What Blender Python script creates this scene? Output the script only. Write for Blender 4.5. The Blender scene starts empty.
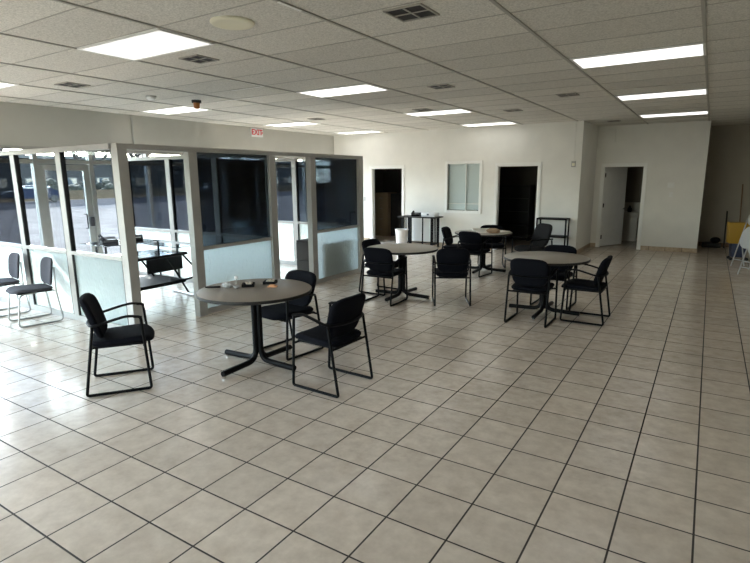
import bpy, bmesh, math, random
from mathutils import Vector, Matrix
random.seed(7)
SC = bpy.context.scene
COL = SC.collection
PI = math.pi
H = 2.98            # ceiling height
TILE = 0.35

# ------------------------------------------------------------------ materials
def new_mat(name):
    m = bpy.data.materials.new(name); m.use_nodes = True
    nt = m.node_tree
    return m, nt, nt.nodes['Principled BSDF']

def mat(name, col, rough=.5, metal=0., spec=.5, noise=0., nscale=30., bump=0., bscale=200., coat=0.):
    m, nt, b = new_mat(name)
    b.inputs['Base Color'].default_value = (*col, 1)
    b.inputs['Roughness'].default_value = rough
    b.inputs['Metallic'].default_value = metal
    b.inputs['Specular IOR Level'].default_value = spec
    b.inputs['Coat Weight'].default_value = coat
    tc = nt.nodes.new('ShaderNodeTexCoord')
    if noise:
        n = nt.nodes.new('ShaderNodeTexNoise'); n.inputs['Scale'].default_value = nscale; n.inputs['Detail'].default_value = 5
        nt.links.new(tc.outputs['Object'], n.inputs['Vector'])
        r = nt.nodes.new('ShaderNodeMapRange')
        r.inputs['From Min'].default_value = .3; r.inputs['From Max'].default_value = .7
        r.inputs['To Min'].default_value = 1 - noise; r.inputs['To Max'].default_value = 1 + noise
        nt.links.new(n.outputs['Fac'], r.inputs['Value'])
        mx = nt.nodes.new('ShaderNodeVectorMath'); mx.operation = 'SCALE'
        mx.inputs[0].default_value = col
        nt.links.new(r.outputs['Result'], mx.inputs['Scale'])
        nt.links.new(mx.outputs[0], b.inputs['Base Color'])
    if bump:
        n2 = nt.nodes.new('ShaderNodeTexNoise'); n2.inputs['Scale'].default_value = bscale; n2.inputs['Detail'].default_value = 3
        nt.links.new(tc.outputs['Object'], n2.inputs['Vector'])
        bp = nt.nodes.new('ShaderNodeBump'); bp.inputs['Strength'].default_value = bump; bp.inputs['Distance'].default_value = .003
        nt.links.new(n2.outputs['Fac'], bp.inputs['Height'])
        nt.links.new(bp.outputs['Normal'], b.inputs['Normal'])
    return m

def emit(name, col, strength):
    m, nt, b = new_mat(name)
    b.inputs['Base Color'].default_value = (.8, .8, .8, 1)
    b.inputs['Emission Color'].default_value = (*col, 1)
    b.inputs['Emission Strength'].default_value = strength
    return m

def M_(nt, op, a, b=None):
    n = nt.nodes.new('ShaderNodeMath'); n.operation = op
    for i, x in enumerate((a, b)):
        if x is None: continue
        if isinstance(x, (int, float)): n.inputs[i].default_value = x
        else: nt.links.new(x, n.inputs[i])
    return n.outputs[0]

def glass(name, tint, refl=1.0, rough=0.0):
    """thin pane: tinted see-through mixed with a mirror by Fresnel"""
    m, nt, b = new_mat(name)
    nt.nodes.remove(b)
    out = nt.nodes['Material Output']
    t = nt.nodes.new('ShaderNodeBsdfTransparent'); t.inputs['Color'].default_value = (*tint, 1)
    g = nt.nodes.new('ShaderNodeBsdfGlossy'); g.inputs['Roughness'].default_value = rough
    g.inputs['Color'].default_value = (refl, refl, refl, 1)
    ge = nt.nodes.new('ShaderNodeNewGeometry')
    dp = nt.nodes.new('ShaderNodeVectorMath'); dp.operation = 'DOT_PRODUCT'
    nt.links.new(ge.outputs['Incoming'], dp.inputs[0]); nt.links.new(ge.outputs['Normal'], dp.inputs[1])
    fr = M_(nt, 'ADD', .035, M_(nt, 'MULTIPLY', .96, M_(nt, 'POWER', M_(nt, 'SUBTRACT', 1.0, M_(nt, 'MINIMUM', 1.0, M_(nt, 'ABSOLUTE', dp.outputs['Value']))), 5.0)))
    mx = nt.nodes.new('ShaderNodeMixShader')
    nt.links.new(fr, mx.inputs[0]); nt.links.new(t.outputs[0], mx.inputs[1]); nt.links.new(g.outputs[0], mx.inputs[2])
    nt.links.new(mx.outputs[0], out.inputs['Surface'])
    return m

def frosted(name):
    m, nt, b = new_mat(name)
    out = nt.nodes['Material Output']
    b.inputs['Base Color'].default_value = (.78, .89, .90, 1); b.inputs['Roughness'].default_value = .25
    tc = nt.nodes.new('ShaderNodeTexCoord')
    mp = nt.nodes.new('ShaderNodeMapping'); mp.inputs['Scale'].default_value = (1, 1, .45)
    v = nt.nodes.new('ShaderNodeTexNoise'); v.inputs['Scale'].default_value = 30; v.inputs['Detail'].default_value = 3
    nt.links.new(tc.outputs['Object'], mp.inputs[0]); nt.links.new(mp.outputs[0], v.inputs['Vector'])
    bp = nt.nodes.new('ShaderNodeBump'); bp.inputs['Strength'].default_value = 1.0; bp.inputs['Distance'].default_value = .025
    nt.links.new(v.outputs['Fac'], bp.inputs['Height']); nt.links.new(bp.outputs[0], b.inputs['Normal'])
    tr = nt.nodes.new('ShaderNodeBsdfTranslucent'); tr.inputs['Color'].default_value = (.91, .985, 1, 1)
    rf = nt.nodes.new('ShaderNodeBsdfRefraction'); rf.inputs['Color'].default_value = (.92, .99, 1, 1)
    rf.inputs['Roughness'].default_value = .45; rf.inputs['IOR'].default_value = 1.12
    nt.links.new(bp.outputs[0], tr.inputs['Normal']); nt.links.new(bp.outputs[0], rf.inputs['Normal'])
    m1 = nt.nodes.new('ShaderNodeMixShader'); m1.inputs[0].default_value = .35
    nt.links.new(tr.outputs[0], m1.inputs[1]); nt.links.new(rf.outputs[0], m1.inputs[2])
    m2 = nt.nodes.new('ShaderNodeMixShader'); m2.inputs[0].default_value = .22
    nt.links.new(m1.outputs[0], m2.inputs[1]); nt.links.new(b.outputs[0], m2.inputs[2])
    nt.links.new(m2.outputs[0], out.inputs['Surface'])
    return m

def floor_material():
    m, nt, b = new_mat('glazed_floor_tile')
    tc = nt.nodes.new('ShaderNodeTexCoord')
    s = nt.nodes.new('ShaderNodeVectorMath'); s.operation = 'SCALE'; s.inputs['Scale'].default_value = 1 / TILE
    nt.links.new(tc.outputs['Object'], s.inputs[0])
    sp = nt.nodes.new('ShaderNodeSeparateXYZ'); nt.links.new(s.outputs[0], sp.inputs[0])
    def edge(o):
        fr = M_(nt, 'FRACT', o); return M_(nt, 'MINIMUM', fr, M_(nt, 'SUBTRACT', 1.0, fr))
    d = M_(nt, 'MINIMUM', edge(sp.outputs[0]), edge(sp.outputs[1]))
    mr = nt.nodes.new('ShaderNodeMapRange'); mr.interpolation_type = 'SMOOTHSTEP'
    mr.inputs['From Min'].default_value = .0122; mr.inputs['From Max'].default_value = .0165
    nt.links.new(d, mr.inputs['Value'])                         # 0 grout, 1 tile
    fl = nt.nodes.new('ShaderNodeVectorMath'); fl.operation = 'FLOOR'; nt.links.new(s.outputs[0], fl.inputs[0])
    wn = nt.nodes.new('ShaderNodeTexWhiteNoise'); nt.links.new(fl.outputs[0], wn.inputs['Vector'])
    # each tile has its own cloudy pattern
    off = nt.nodes.new('ShaderNodeVectorMath'); off.operation = 'MULTIPLY_ADD'
    nt.links.new(wn.outputs['Color'], off.inputs[0]); off.inputs[1].default_value = (40, 40, 40); nt.links.new(tc.outputs['Object'], off.inputs[2])
    n1 = nt.nodes.new('ShaderNodeTexNoise'); n1.inputs['Scale'].default_value = 9; n1.inputs['Detail'].default_value = 8; n1.inputs['Roughness'].default_value = .65
    nt.links.new(off.outputs[0], n1.inputs['Vector'])
    cr = nt.nodes.new('ShaderNodeValToRGB')
    cr.color_ramp.elements[0].position = .3; cr.color_ramp.elements[0].color = (.56, .475, .39, 1)
    cr.color_ramp.elements[1].position = .72; cr.color_ramp.elements[1].color = (.74, .655, .555, 1)
    nt.links.new(n1.outputs['Fac'], cr.inputs[0])
    vs = M_(nt, 'ADD', .95, M_(nt, 'MULTIPLY', wn.outputs['Value'], .10))
    hs = nt.nodes.new('ShaderNodeVectorMath'); hs.operation = 'SCALE'
    nt.links.new(cr.outputs[0], hs.inputs[0]); nt.links.new(vs, hs.inputs['Scale'])
    mx = nt.nodes.new('ShaderNodeMix'); mx.data_type = 'RGBA'
    nt.links.new(mr.outputs[0], mx.inputs[0]); mx.inputs[6].default_value = (.035, .027, .022, 1); nt.links.new(hs.outputs[0], mx.inputs[7])
    nt.links.new(mx.outputs[2], b.inputs['Base Color'])
    n3 = nt.nodes.new('ShaderNodeTexNoise'); n3.inputs['Scale'].default_value = 2.2; n3.inputs['Detail'].default_value = 4
    nt.links.new(tc.outputs['Object'], n3.inputs['Vector'])
    rg = M_(nt, 'ADD', .10, M_(nt, 'MULTIPLY', n3.outputs['Fac'], .20))
    rm = nt.nodes.new('ShaderNodeMix'); rm.data_type = 'FLOAT'
    nt.links.new(mr.outputs[0], rm.inputs[0]); rm.inputs[2].default_value = .8; nt.links.new(rg, rm.inputs[3])
    nt.links.new(rm.outputs[0], b.inputs['Roughness'])
    b.inputs['Specular IOR Level'].default_value = .55
    hgt = M_(nt, 'ADD', mr.outputs[0], M_(nt, 'MULTIPLY', n1.outputs['Fac'], .12))
    bp = nt.nodes.new('ShaderNodeBump'); bp.inputs['Strength'].default_value = .35; bp.inputs['Distance'].default_value = .003
    nt.links.new(hgt, bp.inputs['Height']); nt.links.new(bp.outputs[0], b.inputs['Normal'])
    return m

def ceiling_material():
    m, nt, b = new_mat('fissured_ceiling_tile')
    tc = nt.nodes.new('ShaderNodeTexCoord')
    n = nt.nodes.new('ShaderNodeTexNoise'); n.inputs['Scale'].default_value = 75; n.inputs['Detail'].default_value = 4; n.inputs['Roughness'].default_value = .7
    nt.links.new(tc.outputs['Object'], n.inputs['Vector'])
    cr = nt.nodes.new('ShaderNodeValToRGB')
    cr.color_ramp.elements[0].position = .33; cr.color_ramp.elements[0].color = (.50, .485, .44, 1)
    cr.color_ramp.elements[1].position = .60; cr.color_ramp.elements[1].color = (.78, .76, .70, 1)
    nt.links.new(n.outputs['Fac'], cr.inputs[0])
    # tile to tile tone
    mp = nt.nodes.new('ShaderNodeVectorMath'); mp.operation = 'MULTIPLY_ADD'
    mp.inputs[1].default_value = (1 / 1.22, 1 / .61, 0); mp.inputs[2].default_value = (.41 / 1.22, -.36 / .61, 0)
    nt.links.new(tc.outputs['Object'], mp.inputs[0])
    fl = nt.nodes.new('ShaderNodeVectorMath'); fl.operation = 'FLOOR'; nt.links.new(mp.outputs[0], fl.inputs[0])
    wn = nt.nodes.new('ShaderNodeTexWhiteNoise'); nt.links.new(fl.outputs[0], wn.inputs['Vector'])
    sc = nt.nodes.new('ShaderNodeVectorMath'); sc.operation = 'SCALE'
    nt.links.new(cr.outputs[0], sc.inputs[0]); nt.links.new(M_(nt, 'ADD', .93, M_(nt, 'MULTIPLY', wn.outputs['Value'], .12)), sc.inputs['Scale'])
    nt.links.new(sc.outputs[0], b.inputs['Base Color'])
    b.inputs['Roughness'].default_value = .95; b.inputs['Specular IOR Level'].default_value = .1
    bp = nt.nodes.new('ShaderNodeBump'); bp.inputs['Strength'].default_value = .5; bp.inputs['Distance'].default_value = .004
    nt.links.new(n.outputs['Fac'], bp.inputs['Height']); nt.links.new(bp.outputs[0], b.inputs['Normal'])
    return m

def base_tile_material():
    m, nt, b = new_mat('tan_base_tile')
    tc = nt.nodes.new('ShaderNodeTexCoord'); sp = nt.nodes.new('ShaderNodeSeparateXYZ'); nt.links.new(tc.outputs['Object'], sp.inputs[0])
    u = M_(nt, 'MULTIPLY', M_(nt, 'ADD', sp.outputs[0], sp.outputs[1]), 1 / TILE)
    fr = M_(nt, 'FRACT', u); g = M_(nt, 'GREATER_THAN', fr, .03)
    n = nt.nodes.new('ShaderNodeTexNoise'); n.inputs['Scale'].default_value = 14; n.inputs['Detail'].default_value = 6
    nt.links.new(tc.outputs['Object'], n.inputs['Vector'])
    cr = nt.nodes.new('ShaderNodeValToRGB')
    cr.color_ramp.elements[0].position = .3; cr.color_ramp.elements[0].color = (.36, .26, .17, 1)
    cr.color_ramp.elements[1].position = .7; cr.color_ramp.elements[1].color = (.52, .41, .29, 1)
    nt.links.new(n.outputs['Fac'], cr.inputs[0])
    mx = nt.nodes.new('ShaderNodeMix'); mx.data_type = 'RGBA'
    nt.links.new(g, mx.inputs[0]); mx.inputs[6].default_value = (.12, .09, .07, 1); nt.links.new(cr.outputs[0], mx.inputs[7])
    nt.links.new(mx.outputs[2], b.inputs['Base Color']); b.inputs['Roughness'].default_value = .3
    return m

MT = dict(
    floor=floor_material(), ceiling=ceiling_material(), base=base_tile_material(),
    grid=mat('ceiling_grid_metal', (.40, .385, .345), .6),
    wall=mat('white_wall_paint', (.80, .79, .74), .7, noise=.03, nscale=3, bump=.15, bscale=90),
    header=mat('shaded_wall_paint', (.48, .47, .43), .75, noise=.03, nscale=3, bump=.15, bscale=90),  # wall paint darkened: shade of the backlit header wall put into its colour
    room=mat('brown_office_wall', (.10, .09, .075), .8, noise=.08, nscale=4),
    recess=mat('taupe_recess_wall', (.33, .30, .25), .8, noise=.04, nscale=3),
    trim=mat('white_gloss_trim', (.84, .84, .81), .35),
    door=mat('white_door_paint', (.80, .80, .78), .35, noise=.03, nscale=6),
    alu=mat('clear_aluminium', (.39, .382, .36), .42, .3, noise=.04, nscale=8),
    gasket=mat('black_gasket', (.012, .012, .013), .6),
    clear=glass('clear_glass', (.92, .95, .95), .35),
    tint=glass('smoked_glass', (.27, .30, .33), .6),
    frost=frosted('pebbled_frosted_glass'),
    fabric=mat('black_upholstery', (.006, .0065, .010), .95, spec=.12, noise=.25, nscale=260, bump=.4, bscale=700),
    grey_fabric=mat('charcoal_upholstery', (.050, .050, .060), .9, spec=.25, noise=.25, nscale=240, bump=.4, bscale=700),
    weave=mat('grey_woven_upholstery', (.018, .018, .019), .95, spec=.1, noise=.4, nscale=120, bump=.5, bscale=300),
    black_metal=mat('black_tube', (.004, .004, .0045), .5, spec=.12),
    black_plastic=mat('black_plastic', (.005, .005, .006), .55, spec=.15),
    grey_metal=mat('grey_tube', (.34, .34, .33), .3, .8),
    chrome=mat('chrome', (.6, .6, .6), .2, 1.),
    laminate=mat('grey_laminate', (.255, .222, .188), .42, noise=.10, nscale=140),
    pale_laminate=mat('pale_laminate', (.36, .33, .285), .35, noise=.08, nscale=140),
    edge=mat('dark_table_edge', (.016, .015, .014), .5, spec=.3),
    light=emit('light_diffuser', (1, .98, .93), 1.25),
    tube=emit('fluorescent_tube', (1, .98, .92), 16.0),
    fixture=mat('white_fixture', (.82, .82, .79), .4),
    lens=mat('clear_prism_lens', (.8, .8, .78), .3),
    vent=mat('vent_white', (.36, .34, .30), .5),
    black=mat('vent_black', (.010, .009, .008), .7),
    cream=mat('cream_plastic', (.80, .77, .60), .5),
    white=mat('white_plastic', (.82, .82, .82), .4),
    grey=mat('grey_plastic', (.42, .42, .40), .5),
    orange=mat('amber_plastic', (.42, .15, .03), .4),
    red=mat('red_letters', (.75, .03, .05), .4),
    tan=mat('tan_steel', (.30, .235, .15), .5, noise=.05),
    dark=mat('dark_cabinet', (.012, .011, .010), .6),
    wood=mat('brown_wood', (.16, .085, .04), .5, noise=.2, nscale=25),
    peach=mat('peach_paper', (.72, .38, .20), .8, noise=.1),
    bag=mat('brown_paper', (.42, .29, .19), .85, noise=.15, nscale=20),
    paper=mat('white_paper', (.78, .76, .70), .8),
    pale=mat('pale_contents', (.62, .55, .46), .9, noise=.3, nscale=90),
    yellow=mat('yellow_plastic', (.36, .205, .012), .45),
    blue=mat('navy_plastic', (.02, .03, .07), .45),
    folding=mat('light_grey_plastic', (.38, .38, .37), .5),
    blinds=mat('blind_slats', (.90, .92, .91), .55),
    deskglass=mat('blue_black_glass', (.03, .045, .06), .06, spec=.7, coat=.5),
    wrap=mat('clear_plastic', (.42, .43, .44), .15, spec=.9),
    lot=mat('pale_gravel', (.112, .102, .098), .95, spec=0, noise=.25, nscale=1.2),
    road=mat('grey_asphalt', (.048, .047, .050), .95, spec=0, noise=.12, nscale=.8),
    kerb=mat('tan_block', (.085, .066, .046), .9, spec=0, noise=.12, nscale=2),
    bld=mat('dark_siding', (.010, .011, .012), .8, noise=.2, nscale=.7),
    bldroof=mat('pale_roof', (.06, .062, .06), .7),
    bark=mat('grey_bark', (.025, .021, .018), .9, noise=.2, nscale=6),
    leaf=mat('dull_evergreen', (.011, .013, .007), .9, noise=.5, nscale=3),
    carpaint=mat('dark_blue_paint', (.006, .010, .024), .6, spec=.1),
    carwhite=mat('white_paint', (.11, .11, .115), .5, spec=.2),
    rubber=mat('tyre_rubber', (.02, .02, .02), .8),
    basin=mat('beige_ceramic', (.55, .51, .43), .35),
)

# ------------------------------------------------------------------ mesh helpers
def box(bm, x0, x1, y0, y1, z0, z1, bev=0.):
    r = bmesh.ops.create_cube(bm, size=1)
    vs = r['verts']
    bmesh.ops.scale(bm, vec=(x1 - x0, y1 - y0, z1 - z0), verts=vs)
    bmesh.ops.translate(bm, vec=((x0 + x1) / 2, (y0 + y1) / 2, (z0 + z1) / 2), verts=vs)
    if bev:
        es = list({e for v in vs for e in v.link_edges})
        rb = bmesh.ops.bevel(bm, geom=es, offset=bev, segments=2, affect='EDGES', profile=.6)
        return [v for v in rb['verts']]
    return vs

def fillet(pts, r, n=5):
    """round the inner corners of a polyline"""
    P = [Vector(p) for p in pts]; out = [P[0]]
    for i in range(1, len(P) - 1):
        a, b, c = P[i - 1], P[i], P[i + 1]
        d1, d2 = (a - b), (c - b)
        t = min(r, d1.length * .48, d2.length * .48)
        p1, p2 = b + d1.normalized() * t, b + d2.normalized() * t
        for k in range(n + 1):
            s = k / n
            out.append((1 - s) ** 2 * p1 + 2 * s * (1 - s) * b + s * s * p2)
    out.append(P[-1]); return out

def tube(bm, pts, r, n=8, ry=None, closed=False, up=None):
    """sweep a round (or flat, with ry) section along pts; r may be a list"""
    P = [Vector(p) for p in pts]; N = len(P); rings = []
    prev = None
    for i in range(N):
        if closed: t = (P[(i + 1) % N] - P[i - 1])
        else: t = P[min(i + 1, N - 1)] - P[max(i - 1, 0)]
        t = t.normalized()
        if up is not None:
            s = t.cross(Vector(up))
            if s.length < 1e-4: s = prev if prev else Vector((1, 0, 0))
        elif prev is None:
            s = t.cross(Vector((0, 0, 1)))
            if s.length < .1: s = t.cross(Vector((1, 0, 0)))
        else:
            s = prev - t * prev.dot(t)
        s.normalize(); prev = s
        u = s.cross(t).normalized()
        rr = r[i] if isinstance(r, (list, tuple)) else r
        r2 = ry if ry else rr
        rings.append([bm.verts.new(P[i] + s * (rr * math.cos(2 * PI * k / n)) + u * (r2 * math.sin(2 * PI * k / n))) for k in range(n)])
    for i in range(N if closed else N - 1):
        A, B = rings[i], rings[(i + 1) % N]
        for k in range(n):
            bm.faces.new((A[k], A[(k + 1) % n], B[(k + 1) % n], B[k]))
    if not closed:
        bm.faces.new(rings[0][::-1]); bm.faces.new(rings[-1])

def lathe(bm, prof, n=32, center=(0, 0, 0)):
    """revolve (radius, z) profile; closes the ends on the axis"""
    cx, cy, cz = center; rings = []
    for r, z in prof:
        if r < 1e-6: rings.append([bm.verts.new((cx, cy, cz + z))])
        else: rings.append([bm.verts.new((cx + r * math.cos(2 * PI * k / n), cy + r * math.sin(2 * PI * k / n), cz + z)) for k in range(n)])
    for A, B in zip(rings, rings[1:]):
        for k in range(n):
            a = A[k % len(A)], A[(k + 1) % len(A)]; b = B[k % len(B)], B[(k + 1) % len(B)]
            vs = []
            for v in (a[0], a[1], b[1], b[0]):
                if v not in vs: vs.append(v)
            if len(vs) > 2: bm.faces.new(vs)

def obj(name, bm, m, parent=None, smooth=True, loc=None):
    bmesh.ops.recalc_face_normals(bm, faces=bm.faces)
    me = bpy.data.meshes.new(name); bm.to_mesh(me); bm.free()
    me.materials.append(m)
    if smooth:
        for p in me.polygons: p.use_smooth = True
        try: me.set_sharp_from_angle(angle=math.radians(38))
        except Exception: pass
    o = bpy.data.objects.new(name, me); COL.objects.link(o)
    if parent is not None: o.parent = parent
    if loc is not None: o.location = loc
    return o

def B(*boxes, bev=0.):
    bm = bmesh.new()
    for b in boxes: box(bm, *b, bev=bev)
    return bm

def T(pts, r, **k):
    bm = bmesh.new(); tube(bm, pts, r, **k); return bm

def Lb(prof, **k):
    bm = bmesh.new(); lathe(bm, prof, **k); return bm

def tag(o, label, cat, group=None):
    o['label'] = label; o['category'] = cat
    if group: o['group'] = group
    return o

def thing(name, label, cat, loc=(0, 0, 0), rz=0., group=None):
    o = bpy.data.objects.new(name, None); COL.objects.link(o)
    o.empty_display_size = .1
    o.location = loc; o.rotation_euler = (0, 0, rz)
    return tag(o, label, cat, group)

def struct(name, bm, m, parent=None, smooth=False):
    o = obj(name, bm, m, parent, smooth)
    if parent is None: o['kind'] = 'structure'
    return o

def kids(o): return [c for c in bpy.data.objects if c.parent == o]

def dup(root, loc, rz, label, group=None):
    def cp(o, par):
        c = o.copy(); COL.objects.link(c)
        if par is not None: c.parent = par
        for ch in kids_map.get(o.name, []): cp(ch, c)
        return c
    kids_map = {}
    for o in bpy.data.objects:
        if o.parent: kids_map.setdefault(o.parent.name, []).append(o)
    r = cp(root, None)
    r.location = loc; r.rotation_euler = (0, 0, rz)
    r['label'] = label
    if group: r['group'] = group
    return r

# ------------------------------------------------------------------ room shell
XL, XR = -8.35, 4.6          # storefront side, right side
YF, YB1, YB2, YR = -6.2, 10.0, 11.75, 13.3
XJ, XC = -1.53, .82          # jog and outer corner
HD = 2.33                    # underside of the header over the storefront

struct('floor', B((XL - .12, XR + .1, YF - .1, YR + 2.2, -.12, 0)), MT['floor'])
struct('ceiling', B((XL - .3, XR + .3, YF - .3, YR + 2.3, H, H + .15)), MT['ceiling'])

# suspension grid under the ceiling tiles: main runners along y every 1.22 m, cross tees every .61 m
gx = [-.44 + 1.22 * k for k in range(-6, 5)]
gy = [.36 + .61 * k for k in range(-10, 22)]
bm = bmesh.new()
for x in gx:
    if XL < x < XR: box(bm, x - .013, x + .013, YF, YB2 if x < XC else YR, H - .010, H + .002)
for y in gy:
    if YF < y < YR:
        box(bm, (XL if y < YB1 else XJ) if y < YB2 else XC, XR, y - .006, y + .006, H - .003, H + .002)
struct('ceiling_grid', bm, MT['grid'])

# a few cleaner white lengths of the grid
struct('trim_4', B((-4.112, -4.088, 2.22, 2.80, H - .013, H - .009), (-4.70, -4.112, 2.79, 2.81, H - .013, H - .009), (-5.332, -5.308, 3.41, 4.0, H - .013, H - .009),
                   (-5.70, -4.72, 3.40, 3.42, H - .013, H - .009), (-1.672, -1.648, .42, .66, H - .013, H - .009)), MT['trim'])

def wall_along_x(name, y0, y1, x0, x1, opens, m, top=H):
    """wall slab with (xa, xb, za, zb) openings"""
    bm = bmesh.new(); x = x0
    for xa, xb, za, zb in sorted(opens):
        box(bm, x, xa, y0, y1, 0, top)
        if za > 0: box(bm, xa, xb, y0, y1, 0, za)
        box(bm, xa, xb, y0, y1, zb, top); x = xb
    box(bm, x, x1, y0, y1, 0, top)
    return struct(name, bm, m)

D1 = (-7.06, -6.08); D2 = (-3.44, -2.46); D3 = (-1.33, -.43); WN = (-4.75, -3.90)
DH = 2.045
wall_along_x('wall_back', YB1, YB1 + .12, XL, XJ, [(*D1, 0, DH), (WN[0], WN[1], .95, 2.11), (*D2, 0, DH)], MT['wall'])
struct('wall_back_return', B((XJ - .12, XJ, YB1 + .12, YB2, 0, H)), MT['wall'])
wall_along_x('wall_back_right', YB2, YB2 + .12, XJ - .12, XC, [(*D3, 0, 2.02)], MT['wall'])
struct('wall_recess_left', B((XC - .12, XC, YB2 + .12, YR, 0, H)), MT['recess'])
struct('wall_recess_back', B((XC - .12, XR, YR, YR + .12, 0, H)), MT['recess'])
struct('wall_right', B((XR, XR + .12, YF, YR, 0, H)), MT['wall'])
struct('wall_front', B((XL, XR, YF - .12, YF, HD, H)), MT['wall'])
struct('wall_front_right', B((-1.3, XR, YF - .12, YF, 0, HD)), MT['wall'])  # unseen, behind the camera; kept solid to cut light on the right and back
xm = [XL + .05 + k * 1.39 for k in range(6)]
sfr = struct('window_3', B(*[(x - .035, x + .035, YF - .10, YF, 0, HD) for x in xm], *[(a + .035, b - .035, YF - .10, YF, 0, .10) for a, b in zip(xm, xm[1:])],
                           *[(a + .035, b - .035, YF - .10, YF, HD - .05, HD) for a, b in zip(xm, xm[1:])]), MT['alu'])
for a, b in zip(xm, xm[1:]):
    struct('glass_pane', B((a + .035, b - .035, YF - .053, YF - .047, .10, HD - .05)), MT['clear'], sfr)
struct('wall_left', B((XL - .12, XL, YF, YB1 + .12, HD, H)), MT['header'])
# rooms behind the back wall
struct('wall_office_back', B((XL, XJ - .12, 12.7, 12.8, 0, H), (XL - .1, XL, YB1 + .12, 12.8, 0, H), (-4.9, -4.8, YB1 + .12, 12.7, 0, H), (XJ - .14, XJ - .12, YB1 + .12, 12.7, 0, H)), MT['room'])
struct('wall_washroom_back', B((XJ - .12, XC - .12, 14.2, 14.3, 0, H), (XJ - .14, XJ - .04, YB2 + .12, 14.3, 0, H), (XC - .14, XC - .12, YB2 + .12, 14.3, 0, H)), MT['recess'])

bh = .10
struct('baseboard_back', B((XL, D1[0] - .07, YB1 - .012, YB1, 0, bh), (D1[1] + .07, D2[0] - .07, YB1 - .012, YB1, 0, bh), (D2[1] + .07, XJ + .012, YB1 - .012, YB1, 0, bh)), MT['base'])
struct('baseboard_return', B((XJ, XJ + .012, YB1, YB2, 0, bh)), MT['base'])
struct('baseboard_back_right', B((XJ + .012, D3[0] - .07, YB2 - .012, YB2, 0, bh), (D3[1] + .07, XC + .012, YB2 - .012, YB2, 0, bh)), MT['base'])
struct('baseboard_recess', B((XC, XC + .012, YB2, YR, 0, bh), (XC + .012, XR, YR - .012, YR, 0, bh)), MT['wood'])

def casing(name, x0, x1, z1, y, depth=.12, w=.065, m=MT['trim']):
    bm = bmesh.new()
    box(bm, x0 - w, x0, y - .018, y, 0, z1 + w, .004); box(bm, x1, x1 + w, y - .018, y, 0, z1 + w, .004)
    box(bm, x0, x1, y - .018, y, z1, z1 + w, .004)
    box(bm, x0, x0 + .02, y - .005, y + depth, 0, z1); box(bm, x1 - .02, x1, y - .005, y + depth, 0, z1)
    box(bm, x0 + .02, x1 - .02, y - .005, y + depth, z1 - .02, z1)
    return struct(name, bm, m)
casing('trim_1', *D1, DH, YB1); casing('trim_2', *D2, DH, YB1); casing('trim_3', *D3, 2.02, YB2)

# interior window with closed mini blinds
w = struct('window_1', B((WN[0] - .07, WN[0], YB1 - .022, YB1 + .05, .88, 2.18), (WN[1], WN[1] + .07, YB1 - .022, YB1 + .05, .88, 2.18),
                         (WN[0], WN[1], YB1 - .022, YB1 + .05, 2.11, 2.18), (WN[0], WN[1], YB1 - .03, YB1 + .05, .88, .95), bev=.004), MT['trim'])
struct('mullion', B((WN[0] + .47, WN[0] + .49, YB1 + .035, YB1 + .075, .95, 2.11), (WN[0], WN[1], YB1 + .035, YB1 + .07, 1.11, 1.13)), MT['trim'], w)
struct('glass_pane', B((WN[0], WN[1], YB1 + .05, YB1 + .056, .95, 2.11)), MT['clear'], w)
bm = bmesh.new()
z = .96
while z < 2.10:
    v = box(bm, WN[0] + .01, WN[1] - .01, YB1 + .080, YB1 + .084, z, z + .026); z += .022
    bmesh.ops.rotate(bm, cent=(0, YB1 + .082, z), matrix=Matrix.Rotation(.35, 3, 'X'), verts=v)
box(bm, WN[0], WN[1], YB1 + .07, YB1 + .10, 2.08, 2.11)
struct('blind', bm, MT['blinds'], w)

# white door of the room at the right, standing open into the room
dr = thing('door_3', 'white panel door standing open into the small room at right', 'door', (D3[0] + .022, YB2 + .122, 0), math.radians(62))
dr['kind'] = 'structure'
bm = B((0, .86, 0, .04, .012, 2.0), bev=.003)
obj('door_slab', bm, MT['door'], dr, smooth=False)
obj('door_knob', Lb([(0, 0), (.012, 0), (.012, .03), (.028, .04), (.03, .055), (.02, .068), (0, .07)], n=16), MT['grey_metal'], dr).matrix_local = Matrix.Translation((.80, 0, .95)) @ Matrix.Rotation(PI / 2, 4, 'X')
for z in (.25, 1.05, 1.8):
    obj('hinge', B((-.012, .03, -.006, .004, z - .05, z + .05)), MT['black_metal'], dr, smooth=False)

# ------------------------------------------------------------------ storefront along the left side
sill = .10
ym = [YF + .03, -4.9, -3.7, -2.5, -1.3, -.1, .95, 1.90, 2.82, 3.95, 5.1, 6.3, 7.5, 8.7, YB1 - .05]
sf = struct('window_2', B(*[(XL - .10, XL, y - .035, y + .035, 0, HD) for y in ym],
                          *[(XL - .10, XL, a + .035, b - .035, 0, sill) for a, b in zip(ym, ym[1:])],
                          *[(XL - .10, XL, a + .035, b - .035, HD - .05, HD) for a, b in zip(ym, ym[1:])],
                          *[(XL - .09, XL - .01, a + .035, b - .035, 2.06, 2.13) for a, b in zip(ym, ym[1:])]), MT['alu'])
for a, b in zip(ym, ym[1:]):
    struct('glass_pane', B((XL - .054, XL - .048, a + .035, b - .035, sill, 2.06), (XL - .054, XL - .048, a + .035, b - .035, 2.13, HD - .05)), MT['clear'], sf)
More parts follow.
